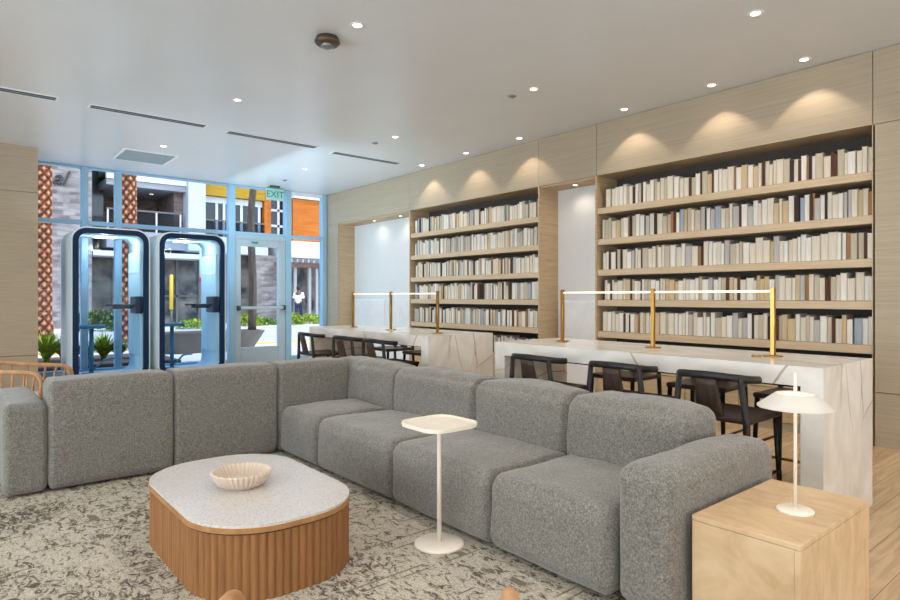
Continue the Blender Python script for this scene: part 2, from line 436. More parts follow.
def tag(o, label, cat, group=None, kind=None):
    o['label'] = label; o['category'] = cat
    if group: o['group'] = group
    if kind: o['kind'] = kind
    return o
def thing(name, label, cat, loc=(0, 0, 0), rz=0, group=None):
    o = bpy.data.objects.new(name, None); C.objects.link(o); o.empty_display_size = .1
    o.location = loc; o.rotation_euler = (0, 0, rz)
    return tag(o, label, cat, group)
def struct(o): o['kind'] = 'structure'; return o
def dup(root, loc, rz=None, label=None):
    r = root.copy(); C.objects.link(r); r.location = loc
    if rz is not None: r.rotation_euler = (0, 0, rz)
    if label: r['label'] = label
    for ch in list(root.children):
        c = ch.copy(); C.objects.link(c); c.parent = r
        for g in list(ch.children):
            d = g.copy(); C.objects.link(d); d.parent = c
    return r
def text_mesh(name, body, size, mat, parent, loc, rot, depth=.004, shear=0., ax='CENTER'):
    cu = bpy.data.curves.new(name, 'FONT'); cu.body = body; cu.size = size; cu.extrude = depth; cu.align_x = ax; cu.align_y = 'CENTER'; cu.shear = shear
    t = bpy.data.objects.new(name+'_src', cu); C.objects.link(t)
    dg = bpy.context.evaluated_depsgraph_get(); me = bpy.data.meshes.new_from_object(t.evaluated_get(dg))
    bpy.data.objects.remove(t); me.materials.clear(); me.materials.append(mat); me.name = name
    o = bpy.data.objects.new(name, me); C.objects.link(o); o.location = loc; o.rotation_euler = rot
    if parent: o.parent = parent
    return o

# ------------------------------------------------------------------ room shell
WX, YW, HC = 5.98, 11.13, 3.32           # right wall face, window plane, ceiling
RX = 6.36                                # back of the recesses
XL, YB = -4.5, -4.0
struct(MB().box((XL-.2, YB-.2, -.2), (WX+.9, YW+.1, 0)).build('floor', M['floor']))
struct(MB().box((XL-.2, YB-.2, HC), (WX+.9, YW+.1, HC+.3)).build('ceiling', M['ceiling']))
struct(MB().box((XL-.2, YB-.2, 0), (XL, YW, HC)).build('wall_left', M['wall_paint']))
struct(MB().box((XL, YB-.2, 0), (WX+.9, YB, HC)).build('wall_back', M['wall_paint']))

# left front wall: oak panels in three heights with shadow joints, closing the room beside the glazing
mb = MB().use(M['panel'])
for z0, z1 in ((.0, .443), (.449, 2.69), (2.696, HC)):
    mb.box((XL, 10.1, z0), (.99, 10.12, z1))
mb.use(M['dark_gap']).box((XL, 10.121, 0), (.985, 10.14, HC))
mb.use(M['panel']).box((XL, 10.14, 0), (.99, YW+.1, HC))
struct(mb.build('wall_front'))

# right wall: oak columns, fascia above the recesses, panels with shadow joints
J = .003
NZ = 2.70
niches = {'far': (8.23, 10.63), 'near': (4.45, 5.34)}
cases = {'far': (5.36, 8.21), 'near': (1.63, 4.43)}
mb = MB().use(M['panel'])
# fascia pieces between vertical joints
fj = [YB, -1.2, 1.625, 4.43, 5.35, 8.22, 10.63, YW]
for a, b in zip(fj, fj[1:]):
    mb.box((WX, a+J, NZ), (WX+.03, b-J, HC-.004))
# full height columns below the fascia
mb.box((WX, 10.63+J, 0), (WX+.03, YW, NZ-J))
for a, b in ((YB, -1.2), (-1.2, 1.625)):
    for z0, z1 in ((0, .449), (.455, NZ-.006)):
        mb.box((WX, a+J, z0), (WX+.03, b-J, z1))
mb.use(M['dark_gap']).box((WX+.031, YB, 0), (WX+.05, 1.622, HC)).box((WX+.031, 1.6, NZ+.03), (WX+.05, YW, HC)).box((WX+.031, 10.64, 0), (WX+.05, YW, NZ))
mb.use(M['wall_paint']).box((RX+.06, YB, 0), (RX+.3, YW, HC))
struct(mb.build('wall_right'))
# niche and case side panels, soffits, grey niche backs
mb = MB().use(M['panel2'])
for y in (10.63, ):
    mb.box((WX+.03, y, 0), (RX+.05, y+.03, NZ))
mb.box((WX, 5.34, 0), (RX+.05, 5.36, NZ))
for a, b in ((8.21, 8.23), (4.43, 4.45), (1.61, 1.63)):
    mb.box((WX, a, 0), (RX+.05, b, NZ))
for a, b in ((8.23, 10.63), (4.45, 5.34)):
    mb.box((WX+.03, a, NZ-.02), (RX+.05, b, NZ+.03))
for a, b in ((5.36, 8.21), (1.63, 4.43)):
    mb.box((WX+.03, a, NZ), (RX+.05, b, NZ+.03))
struct(mb.build('trim_1'))
for a, b in niches.values(): struct(MB().box((RX+.0, a, 0), (RX+.05, b, NZ)).build('wall_niche', M['wall_paint']))

# upholstered benches backs inside the niches
for nm, (a, b), lab in (('far', niches['far'], 'white upholstered back panel low in the pale niche by the windows'),
                        ('near', niches['near'], 'white upholstered back panel in the narrow niche between the two bookcases')):
    t = thing('banquette', lab, 'bench', (0, 0, 0), 0, 'white banquettes in the niches')
    k = 2 if nm == 'far' else 1
    w = (b-a-.1)/k
    for i in range(k):
        cushion((RX-.1, a+.03+i*w, .5), (RX-.006, a+.03+(i+1)*w-.015, 1.21), .035, 0, .0, i, .002, .15).build('back_cushion', M['cushion_white'], t)
    cushion((WX+.02, a+.03, .02), (RX-.105, b-.07, .46), .03, .01, 0, 3, .002, .15).build('seat', M['cushion_white'], t)

# ------------------------------------------------------------------ bookcases
SH = [2.31, 1.94, 1.575, 1.215, .84]     # shelf tops
labels_case = {'near': 'tall built-in oak bookcase nearest the camera behind the near marble table',
               'far': 'tall built-in oak bookcase farther off, behind the far marble table'}
for nm, (a, b) in cases.items():
    t = thing('bookcase', labels_case[nm], 'bookcase', (WX, a, 0), 0, 'built-in bookcases on the oak wall')
    MB().box((RX-WX+.03, 0.001, .46), (RX-WX+.048, b-a-.001, NZ)).build('back_panel', M['case_back'], t)
    for z in SH:
        MB().box((.012, .002, z-.072), (RX-WX+.03, b-a-.002, z), .004, 1).build('shelf', M['shelf'], t)
    MB().box((.004, .002, .40), (RX-WX+.03, b-a-.002, .455), .004, 1).build('shelf', M['shelf'], t)
    MB().box((.03, .002, 0), (RX-WX+.03, b-a-.002, .08)).build('plinth', M['panel'], t)
    n = 5; w = (b-a)/n
    for i in range(n):
        d = MB().box((.006, i*w+.004, .085), (.026, (i+1)*w-.004, .395), .002, 1).build('cabinet_door', M['panel2'], t)
        s = 1 if i % 2 else -1
        MB().lathe([(.004, 0), (.004, .012), (.011, .014), (.012, .024), (.004, .028)], n=12).build('knob', M['brass'], d, (.006, (i+.5)*w+s*(w/2-.06), .33)).rotation_euler = (0, -PI/2, 0)

# books, pages outward
PAL = [((232, 222, 204), 'cream'), ((242, 237, 228), 'white'), ((206, 194, 172), 'beige'), ((214, 190, 150), 'tan'), ((196, 192, 188), 'pale grey'),
       ((92, 58, 40), 'dark brown'), ((60, 48, 44), 'near black'), ((176, 128, 82), 'caramel'), ((168, 180, 194), 'pale blue')]
WT = [34, 32, 14, 9, 6, 10, 6, 4, 2]
def pagemat(rgb, nm):
    m, nt, b = newmat('pages_'+nm.replace(' ', '_'))
    n = nt.nodes.new('ShaderNodeTexNoise'); n.inputs['Scale'].default_value = 1; n.inputs['Detail'].default_value = 2
    nt.links.new(coords(nt, (60, 330, 5)), n.inputs['Vector'])
    r = ramp2(nt, n.outputs['Fac'], tuple(int(x*.84) for x in rgb), rgb, .3, .6)
    nt.links.new(r.outputs['Color'], b.inputs['Base Color']); b.inputs['Roughness'].default_value = .85
    return m
PM = [pagemat(c, n) for c, n in PAL]
CM = [plain('cover_'+n.replace(' ', '_'), tuple(int(x*.86) for x in c), .6) for c, n in PAL]
rnd = random.Random(21)
def book_geo(mb, x, y, z, th, hh, dp, k):
    """closed book standing at x (front edge), y..y+th: two boards, a rounded spine behind, pages set back between the boards"""
    c = .0028
    mb.use(CM[k])
    mb.box((x, y, z), (x+dp, y+c, z+hh)).box((x, y+th-c, z), (x+dp, y+th, z+hh))
    mb.box((x+dp-.003, y+c, z), (x+dp, y+th-c, z+hh))
    mb.use(PM[k])
    e = .004 if k not in (5, 6) else .0015
    mb.box((x+e, y+c, z+.003), (x+dp-.003, y+th-c, z+hh-.005))
def row(y0, y1):
    y = y0; out = []
    while True:
        th = rnd.choice([.028, .034, .038, .042, .046, .052, .058, .066])*rnd.uniform(.92, 1.08)
        if y+th > y1: break
        if rnd.random() < .06:
            y += rnd.uniform(.004, .012)
        k = rnd.choices(range(len(PAL)), WT)[0]
        if k in (5, 6, 7): th = min(th, rnd.choice([.018, .022, .026, .032]))
        out.append((y, th, rnd.choice([.205, .215, .225, .235, .24, .25])+rnd.uniform(-.006, .006), rnd.uniform(.14, .19), k))
        y += th+.0012
    return out
ORD = lambda n: f"{n}{'th' if 10 <= n % 100 <= 20 else {1:'st',2:'nd',3:'rd'}.get(n % 10, 'th')}"
SHN = ['top', 'second', 'third', 'fourth', 'fifth']
total = 0; spare = MB()
a, b = cases['near']
for si, z in enumerate(SH):
    bs = row(a+.012, b-.03); bs = sorted(bs, key=lambda q: -q[0])
    for i, (y, th, hh, dp, k) in enumerate(bs):
        x0 = WX+.06+rnd.uniform(-.008, .012)
        if total >= 300:
            book_geo(spare, x0, y, z, th, hh, dp, k); continue
        mb = MB(); book_geo(mb, 0, 0, 0, th, hh, dp, k)
        o = mb.build('book', None, None, (x0, y, z+.0008))
        sz = 'thick' if th > .053 else ('slim' if th < .034 else ('tall' if hh > .236 else 'upright'))
        tag(o, f"{sz} {PAL[k][1]} book, {ORD(i+1)} from the left on the {SHN[si]} shelf of the near bookcase", 'book', f"books on the {SHN[si]} shelf of the near bookcase")
        total += 1
for z in [.456]:
    for y, th, hh, dp, k in row(a+.012, b-.03): book_geo(spare, WX+.06, y, z+.001, th, hh, dp, k)
a, b = cases['far']
for z in SH+[.456]:
    for y, th, hh, dp, k in row(a+.012, b-.03):
        if rnd.random() < .25: k = rnd.choice([1, 4, 8, 0])
        book_geo(spare, WX+.06+rnd.uniform(-.008, .012), y, z+.001, th, hh, dp, k)
tag(spare.build('books'), 'rows of pale books filling every shelf of the far bookcase', 'books', None, 'stuff')

# ------------------------------------------------------------------ ceiling fixtures
def downlight(x, y, label, z=HC, r=.055, group='recessed ceiling downlights'):
    t = thing('downlight', label, 'ceiling light', (x, y, z), 0, group)
    MB().lathe([(r*.62, .0), (r*.66, -.004), (r, -.006), (r*1.06, -.002), (r*1.06, 0)], n=24, cap=False).build('trim_ring', M['dl_rim'], t)
    MB().lathe([(.001, -.003), (r*.6, -.003), (r*.62, -.0005)], n=20).build('lens', M['dl_glow'], t)
    return t
grid = [(2.41, 3.99, 'recessed downlight nearest the bronze ceiling detector'), (2.36, 6.31, 'recessed downlight in the ceiling just before the middle air slots'),
        (2.3, 8.89, 'recessed downlight just before the square ceiling vent'),
        (4.54, 1.96, 'largest recessed downlight high on the right of the ceiling'), (4.5, 4.09, 'recessed downlight beside the small grey sprinkler cap'),
        (4.47, 6.46, 'recessed downlight in front of the air slot nearest the bookcase wall'), (4.47, 9.01, 'recessed downlight near the exit sign and glass door'),
        (0.0, 6.9, 'recessed downlight at the left border of the ceiling')]
for x, y, l in grid: downlight(x, y, l)
wl = [(2.07, 'wall-washing downlight over the near end of the near bookcase'), (2.9, 'wall-washing downlight over the middle of the near bookcase'), (3.89, 'wall-washing downlight over the far end of the near bookcase'),
      (5.48, 'wall-washing downlight over the near end of the far bookcase'), (6.53, 'wall-washing downlight over the middle of the far bookcase'), (7.58, 'wall-washing downlight over the far end of the far bookcase')]
for y, l in wl: downlight(5.75, y, l, group='wall-washing downlights along the bookcases')
nl = [(6.17, 4.9, 'small downlight in the soffit of the narrow niche between bookcases'), (6.17, 8.75, 'small downlight in the far niche soffit, beside the far bookcase'), (6.17, 9.6, 'small downlight in the far niche soffit, nearer the windows')]
for x, y, l in nl: downlight(x, y, l, NZ-.02, .04, 'niche soffit downlights')

segs = [(-.4, .91, 7.49, 'linear ceiling air slot at the left border of the ceiling'), (1.19, 2.44, 7.53, 'linear ceiling air slot, longest of the row, left of centre'),
        (2.70, 3.96, 7.61, 'linear ceiling air slot right of the room middle'), (4.24, 5.42, 7.72, 'linear ceiling air slot nearest the bookcase wall')]
for x0, x1, y, l in segs:
    t = thing('air_slot', l, 'air vent', ((x0+x1)/2, y, HC), 0, 'linear air slots across the ceiling')
    w = (x1-x0)/2
    MB().ringprism([(-w, -.085), (w, -.085), (w, .085), (-w, .085)], [(-w+.02, -.065), (w-.02, -.065), (w-.02, .065), (-w+.02, .065)], 'z', -.006, 0).build('frame', M['white_trim'], t)
    MB().box((-w+.02, -.065, -.003), (w-.02, .065, 0)).build('slot', M['slot'], t)
    MB().box((-w+.02, -.004, -.006), (w-.02, .004, -.003)).build('divider', M['vent'], t)
t = thing('ceiling_vent', 'square grey return air vent in the ceiling near the windows', 'air vent', (2.27, 9.75, HC))
MB().ringprism([(-.37, -.4), (.37, -.4), (.37, .4), (-.37, .4)], [(-.33, -.36), (.33, -.36), (.33, .36), (-.33, .36)], 'z', -.012, 0).build('frame', M['white_trim'], t)
mb = MB()
for i in range(24):
    y = -.355+i*.03
    mb.quad((-.33, y, -.002), (.33, y, -.002), (.33, y+.026, -.012), (-.33, y+.026, -.012))
mb.box((-.33, -.36, -.0015), (.33, .36, 0))
mb.build('grille', M['vent'], t)
t = thing('ceiling_detector', 'round bronze ceiling detector with a domed underside', 'detector', (2.34, 4.33, HC))
MB().lathe([(.05, 0), (.085, -.002), (.09, -.02), (.1, -.03), (.1, -.045), (.085, -.06), (.03, -.064)], n=32).build('housing', M['bronze'], t)
MB().lathe([(.055, -.06), (.05, -.075), (.03, -.088), (.005, -.092)], n=24).build('dome', M['steel'], t)
MB().box((-.09, -.02, -.07), (-.05, .02, -.055), .005).build('sensor_eye', M['slot'], t)
for x, y, l in ((4.48, 4.37, 'small grey sprinkler cap beside a downlight'), (4.44, 6.89, 'small grey sprinkler cap further along the ceiling'), (4.62, 10.1, 'small grey sprinkler cap close to the exit sign')):
    t = thing('ceiling_sprinkler', l, 'sprinkler', (x, y, HC), 0, 'sprinkler caps')
    MB().lathe([(.04, 0), (.042, -.006), (.03, -.012), (.004, -.014)], n=20).build('cover_plate', M['steel'], t)
    MB().lathe([(.012, -.012), (.012, -.016), (.016, -.018), (.004, -.019)], n=12).build('nozzle', M['steel'], t)

# exit sign
t = thing('exit_sign', 'green EXIT sign hanging from the ceiling by the glass door', 'exit sign', (4.72, 10.75, HC))
MB().box((-.09, -.04, -.03), (.09, .04, 0), .004).build('mount', M['slot'], t)
pl = MB().box((-.17, -.012, -.27), (.17, .012, -.03), .004).build('plate', M['exit_face'], t)
text_mesh('lettering', 'EXIT', .17, M['exit_green'], pl, (0, -.014, -.165), (PI/2, 0, 0), .003)
MB().box((-.165, -.0165, -.052), (.165, -.0125, -.036)).build('green_band', M['exit_green'], pl)

# ------------------------------------------------------------------ window wall and door
t = bpy.data.objects.new('window_1', None); C.objects.link(t); struct(t)
def member(nm, lo, hi, mat=M['alu'], par=t): return MB().box(lo, hi, .006, 1).build(nm, mat, par)
y0, y1 = YW-.07, YW+.07
for x in (1.03, 1.70, 2.18, 4.04, 5.14, 5.92):
    w = .048 if x not in (4.04, 5.14) else .06
    member('mullion', (x-w, y0, 0), (x+w, y1, HC))
xs = [1.07, 1.66, 2.14, 3.99, 5.20, 5.88]
bays = [(1.078, 1.652), (1.748, 2.132), (2.228, 3.98), (4.10, 5.08), (5.20, 5.872)]
for a, b in bays:
    member('transom', (a, y0+.01, 2.40), (b, y1-.01, 2.462))
    member('head_rail', (a, y0+.01, HC-.06 if a > 5.1 else HC-.03), (b, y1-.01, HC), M['white_trim'] if a > 5.1 else M['alu'])
    MB().box((a, YW-.006, 2.462), (b, YW+.006, HC-.06 if a > 5.1 else HC-.03)).build('pane', M['glass'], t)
    if a != 4.10:
        member('sill_rail', (a, y0+.01, 0), (b, y1-.01, .10))
        MB().box((a, YW-.006, .10), (b, YW+.006, 2.40)).build('pane', M['glass'], t)
d = bpy.data.objects.new('door_1', None); C.objects.link(d); struct(d)
A, B = 4.105, 5.075
for lo, hi in (((A, YW-.05, .005), (A+.1, YW+.05, 2.33)), ((B-.13, YW-.05, .005), (B, YW+.05, 2.33)), ((A+.1, YW-.05, 2.2), (B-.13, YW+.05, 2.33)), ((A+.1, YW-.05, .005), (B-.13, YW+.05, .31))):
    MB().box(lo, hi, .004, 1).build('frame', M['door_alu'], d)
MB().box((A, YW-.06, 2.33), (B, YW+.06, 2.40)).build('header', M['door_alu'], d)
MB().box((A+.1, YW-.006, .31), (B-.13, YW+.006, 2.2)).build('pane', M['glass'], d)
bar = MB().box((A+.05, YW-.13, 1.02), (B-.03, YW-.085, 1.075), .008).build('push_bar', M['door_alu'], d)
MB().box((A+.02, YW-.14, 1.0), (A+.07, YW-.05, 1.09), .006).box((B-.07, YW-.14, 1.0), (B-.02, YW-.05, 1.09), .006).build('bar_end', M['slot'], bar)
MB().box((A+.3, YW-.075, 2.255), (A+.42, YW-.05, 2.285), .003).build('door_label', M['exit_green'], d)

# ------------------------------------------------------------------ phone booths
def booth(x0, label):
    W, D, Hh, r = 1.03, .96, 2.26, .2
    t = thing('phone_booth', label, 'phone booth', (x0+W/2, 9.96, 0), 0, 'glass phone booths by the windows')
    z = Hh/2
    def loop(off): return rrect(W-2*off, Hh-2*off, max(.02, r-off), 8, 0, z)
    sh = MB(); sh.sm = True
    sh.ringprism(loop(0), loop(.035), 'y', .035, D); sh.build('shell', M['booth_shell'], t)
    MB().ringprism(loop(.0), loop(.02), 'y', .0, .034).build('front_edge', M['booth_shell'], t)
    inn = MB(); inn.sm = True
    inn.ringprism(loop(.036), loop(.09), 'y', .06, D-.05); inn.build('inner_lining', M['booth_in'], t)
    # felt side pads with a pale ledge strip
    p = MB().box((W/2-.12, .12, .35), (W/2-.088, D-.1, 1.95), .012).build('acoustic_pad', M['booth_in'], t)
    MB().box((W/2-.126, .14, 1.62), (W/2-.119, D-.12, 1.67), .003).build('pad_ledge', M['booth_shell'], p)
    MB().ringprism(loop(.021), loop(.095), 'y', -.012, .033).build('front_frame', M['booth_frame'], t)
    g = MB().prism([(a, b) for a, b in loop(.094)], .004, .012)
    for v in g.bm.verts: v.co = Vector((v.co.x, v.co.z, v.co.y))
    dr = g.build('glass_door', M['booth_glass'], t)
    MB().tube([(W/2-.13, -.03, 1.0), (W/2-.13, -.03, 1.25)], .008, 8).build('handle', M['booth_frame'], t)
    MB().ringprism(loop(.036), loop(.085), 'y', D-.05, D).build('back_frame', M['booth_in'], t)
    g = MB().prism([(a, b) for a, b in loop(.084)], D-.03, D-.02)
    for v in g.bm.verts: v.co = Vector((v.co.x, v.co.z, v.co.y))
    g.build('back_glass', M['booth_glass'], t)
    MB().prism(rrect(.3, .3, .05, 4, 0, .5), Hh-.105, Hh-.092).build('ceiling_lamp', M['lamp_glow'], t)
    l = bpy.data.lights.new('booth_lamp', 'POINT'); l.energy = 14; l.color = (.9, .96, 1); l.shadow_soft_size = .08
    lo_ = bpy.data.objects.new('booth_lamp', l); C.objects.link(lo_); lo_.location = (x0+W/2, 10.46, Hh-.2)
    # wedge-shaped fixed desk on the right wall
    MB().prism([(W/2-.1, .06), (W/2-.1, .62), (W/2-.36, .56), (W/2-.52, .42), (W/2-.54, .3), (W/2-.44, .14)], 1.115, 1.14).build('desk', M['booth_desk'], t)
    mb = MB()
    mb.prism([(W/2-.1, .22), (W/2-.1, .32), (W/2-.46, .29), (W/2-.46, .25)], 1.07, 1.115)
    mb.box((W/2-.2, .02, 1.0), (W/2-.1, .36, 1.26), .012).build('desk_bracket', M['booth_desk'], t)
    s = thing('booth_stool', label.split(' phone')[0].replace('navy-framed', 'blue') + ' stool with footrest inside its phone booth', 'stool', (x0+.33, 10.44, .092), 0, 'blue stools inside the phone booths')
    MB().prism(rrect(.36, .3, .1, 6), .685, .735, .015).build('seat', M['booth_blue'], s)
    MB().lathe([(.03, .02), (.03, .685)], n=16).build('column', M['booth_blue'], s)
    MB().lathe([(.13, 0), (.13, .012), (.05, .02), (.03, .03)], n=28).build('base', M['booth_blue'], s)
    MB().tube(spline([(.02, 0, .06), (.1, 0, .13), (.17, 0, .2), (.25, 0, .215), (.31, 0, .215)], 5), [(.035, .014)]*21, 10).build('footrest', M['booth_blue'], s)
    return t
booth(1.36, 'left navy-framed phone booth, beside the oak end wall')
booth(2.5, 'right navy-framed phone booth, beside the glass door')

# ------------------------------------------------------------------ rug, sofa
rug = MB().prism(rrect(6.2, 9.6, .02, 2, -.45, .85), .001, .014).build('rug', M['rug'])
tag(rug, 'beige area rug with a broken dark grey pattern under the sofa', 'rug')

s = thing('sectional_sofa', 'large grey fabric sectional sofa in an S-shaped run around the coffee table', 'sofa', (0, 0, 0))
F = M['sofa']; Z0 = .028
k = 0
def cu(nm, lo, hi, **kw):
    global k; k += 1
    kw.setdefault('r', .075)
    return cushion(lo, hi, seed=k, **kw).build(nm, F, s)
# left run, backs towards the camera
cu('armrest', (.27, 4.54, Z0), (.497, 5.5, .585), r=(.035, .045, .05), top=.012)
cu('backrest', (.5, 4.53, Z0), (1.245, 4.86, .715), r=(.032, .05, .06), top=.012, front=.006)
cu('backrest', (1.25, 4.53, Z0), (2.02, 4.86, .715), r=(.032, .05, .06), top=.012, front=.006)
cu('seat', (.5, 4.87, Z0), (1.245, 5.5, .40), r=.06, top=.02)
cu('seat', (1.25, 4.87, Z0), (2.02, 5.5, .40), r=.06, top=.02)
# corner backs
cu('backrest', (2.025, 4.53, Z0), (2.66, 4.86, .715), r=(.032, .05, .06), top=.01, front=.006)
def back(y0, y1): return cu('backrest', (2.665 if y1 > 4.6 else 2.645, y0+.002, Z0), (2.97, y1-.002, .695), r=(.085, .035, .065), top=.03, front=.022, wr=.017)
back(3.86, 4.86); back(2.94, 3.855); back(2.18, 2.935); back(1.45, 2.175)
# right run seats facing the coffee table
for y0, y1 in ((3.93, 4.525), (2.99, 3.925), (2.15, 2.985), (1.45, 2.145)):
    cu('seat', (2.025, y0+.002, Z0), (2.70, y1-.001, .38), r=(.065, .04, .075), top=.032, front=.008, wr=.012)
cu('armrest', (2.06, 1.205, Z0), (3.02, 1.445, .575), r=(.07, .06, .055), top=.025)
# short dark feet
for x, y in ((.4, 4.65), (.4, 5.38), (1.95, 4.65), (1.95, 5.38), (2.12, 4.42), (2.9, 4.78), (2.12, 1.32), (2.9, 1.32), (2.12, 2.9), (2.9, 2.9)):
    MB().lathe([(.025, .0145), (.028, Z0+.02)], (x, y, 0), 14).build('foot', M['slot'], s)

# ------------------------------------------------------------------ coffee table and bowl
t = thing('coffee_table', 'low oval-cornered coffee table with fluted oak sides and terrazzo top', 'coffee table', (1.15, 2.955, .014))
def fluted(w, h, r, n, amp):
    base = rrect(w, h, r, 40); # resample evenly with flutes
    pts = [Vector((*p, 0)) for p in base]; L = []; tot = 0
    for a, b in zip(pts, pts[1:]+pts[:1]): L.append(tot); tot += (b-a).length
    out = []; m = n*6; cx = 0
    for i in range(m):
        d = tot*i/m
        while cx+1 < len(L) and L[cx+1] <= d: cx += 1
        a = pts[cx]; b = pts[(cx+1) % len(pts)]; seg = (b-a).length or 1e-6
        p = a.lerp(b, (d-L[cx])/seg); tdir = (b-a).normalized(); nn = Vector((tdir.y, -tdir.x, 0))
        ph = (i % 6)/6
        p = p - nn*amp*(1-abs(math.sin(PI*ph)))
        out.append((p.x, p.y))
    return out
MB().prism(fluted(.74, 1.19, .32, 96, .009), .0, .272).build('fluted_base', M['flute'], t)
MB().prism(rrect(.735, 1.185, .317, 14), .272, .279).build('shadow_gap', M['dark_gap'], t)
MB().prism(rrect(.75, 1.20, .325, 16), .279, .300, .004).build('wood_rim', M['flute_rim'], t)
MB().prism(rrect(.742, 1.192, .321, 16), .300, .311, .005).build('stone_top', M['terrazzo'], t)
n = 144
t = thing('bowl', 'shallow ribbed beige bowl on the coffee table', 'bowl', (1.12, 2.94, .3255))
mb = MB(); prof = [(.001, .012), (.08, .012), (.1, .03), (.118, .056), (.13, .072), (.138, .075), (.143, .069), (.134, .047), (.115, .02), (.09, 0), (.001, 0)]
rings = []
for ri, (r_, z_) in enumerate(prof):
    rings.append([mb.bm.verts.new(((r_*(1+(.022*math.cos(j*2*PI*36/n) if 1 < ri < 9 else 0)))*math.cos(2*PI*j/n), (r_*(1+(.022*math.cos(j*2*PI*36/n) if 1 < ri < 9 else 0)))*math.sin(2*PI*j/n), z_)) for j in range(n)])
mb.sm = False
for A_, B_ in zip(rings, rings[1:]):
    for j in range(n): mb.face([A_[j], A_[(j+1) % n], B_[(j+1) % n], B_[j]])
mb.build('ribbed_shell', M['bowl'], t)

# ------------------------------------------------------------------ tray table
t = thing('tray_table', 'small cream pedestal tray table in front of the sofa seats', 'side table', (1.90, 2.36, .014), 0)
mb = MB(); mb.prism(rrect(.315, .315, .085, 8), .592, .604, .005)
mb.ringprism(rrect(.32, .32, .088, 8), rrect(.298, .298, .078, 8), 'z', .600, .612)
mb.build('tray', M['cream_metal'], t)
MB().lathe([(.012, .012), (.011, .55), (.014, .575), (.06, .592)], n=18).build('pole', M['cream_metal'], t)
MB().lathe([(.125, 0), (.125, .008), (.118, .012), (.012, .016)], n=36).build('base', M['cream_metal'], t)

# ------------------------------------------------------------------ plinth side table and lamp
t = thing('plinth_table', 'square-edged light oak plinth side table at the end of the sofa', 'side table', (2.53, .985, 0.0145))
w, dd, hh = .70, .38, .41
MB().box((-w/2, -dd/2, .0), (w/2-.001, -dd/2+.02, hh-.021)).build('front_panel', M['box_wood'], t)
MB().box((-w/2, -dd/2+.021, .0), (-w/2+.02, dd/2, hh-.021)).build('side_panel', M['box_wood'], t)
MB().box((w/2-.02, -dd/2+.021, .0), (w/2, dd/2, hh-.021)).build('side_panel', M['box_wood'], t)
MB().box((-w/2+.021, dd/2-.02, .0), (w/2-.021, dd/2, hh-.021)).build('back_panel', M['box_wood'], t)
MB().box((-w/2-.001, -dd/2-.001, hh-.02), (w/2+.001, dd/2+.001, hh), .002, 1).build('top', M['box_wood'], t)
t = thing('table_lamp', 'slim white table lamp with a shallow flared shade on the oak plinth', 'table lamp', (2.51, .935, hh+.0150))
MB().lathe([(.065, 0), (.065, .010), (.058, .014), (.008, .018)], n=32).build('base', M['cream_metal'], t)
MB().tube([(0, 0, .014), (0, 0, .535)], .0065, 12).build('pole', M['cream_metal'], t)
MB().lathe([(.132, .400), (.133, .405), (.095, .434), (.072, .452), (.068, .455), (.064, .454), (.09, .432), (.13, .402)], n=48, cap=False).build('shade', M['lamp_white'], t)
MB().lathe([(.064, .449), (.05, .452), (.0065, .453)], n=32, cap=False).build('top_diffuser', M['lamp_glow'], t)
MB().lathe([(.0065, .412), (.09, .418), (.09, .421), (.0065, .423)], n=32, cap=False).build('lower_diffuser', M['lamp_glow'], t)

# ------------------------------------------------------------------ marble tables
def marble_table(x0, x1, ya, yb, label):
    z, th = .88, .105
    t = thing('marble_table', label, 'table', (x0, ya, 0), 0, 'long marble work tables')
    W, L = x1-x0, yb-ya
    MB().box((0, 0, z-th), (W, L, z)).build('tabletop', M['marble'], t)
    MB().box((0, 0, 0), (W, .11, z-th-.0003)).build('leg', M['marble'], t)
    MB().box((0, L-.11, 0), (W, L, z-th-.0003)).build('leg', M['marble'], t)
    MB().box((W/2-.02, .11, z-th-.06), (W/2+.02, L-.11, z-th)).build('stretcher', M['dark_gap'], t)
    return t
marble_table(3.49, 4.28, 1.165, 3.60, 'near long white marble table with gold lamp posts, behind the sofa end')
marble_table(3.49, 4.33, 4.50, 6.92, 'far long white marble table, nearer the windows')
def rail_lamp(x, ys, label):
    t = thing('desk_lamp', label, 'lamp', (x, ys[0], .8805), 0, 'gold rail lamps on the marble tables')
    for y in ys:
        p = MB().box((-.013, y-ys[0]-.013, 0), (.013, y-ys[0]+.013, .43), .003, 1).build('post', M['brass'], t)
        MB().lathe([(.055, 0), (.055, .006), (.05, .008), (.014, .009)], (0, y-ys[0], 0), 28).build('base_plate', M['brass'], p)
    for a, b in zip(ys, ys[1:]):
        lb = MB().tube([(0, a-ys[0]-.014*(1 if a > b else -1), .405), (0, b-ys[0]+.014*(1 if a > b else -1), .405)], .0075, 12).build('light_bar', M['light_bar'], t)
    return t
rail_lamp(3.95, (1.60, 2.43, 3.27), 'gold three-post rail lamp with lit bar on the near marble table')
rail_lamp(3.85, (4.81, 5.65, 6.47), 'gold three-post rail lamp with lit bar on the far marble table')
for x, y, l in ((3.86, 1.66, 'small round brass outlet beside the first post of the near table'), (3.86, 3.2, 'small round brass outlet beside the last post of the near table')):
    o = MB().lathe([(.03, 0), (.03, .008), (.024, .012), (.003, .013)], n=24).build('table_outlet', M['brass'], None, (x, y, .8805)); tag(o, l, 'outlet', 'brass outlets on the near marble table')

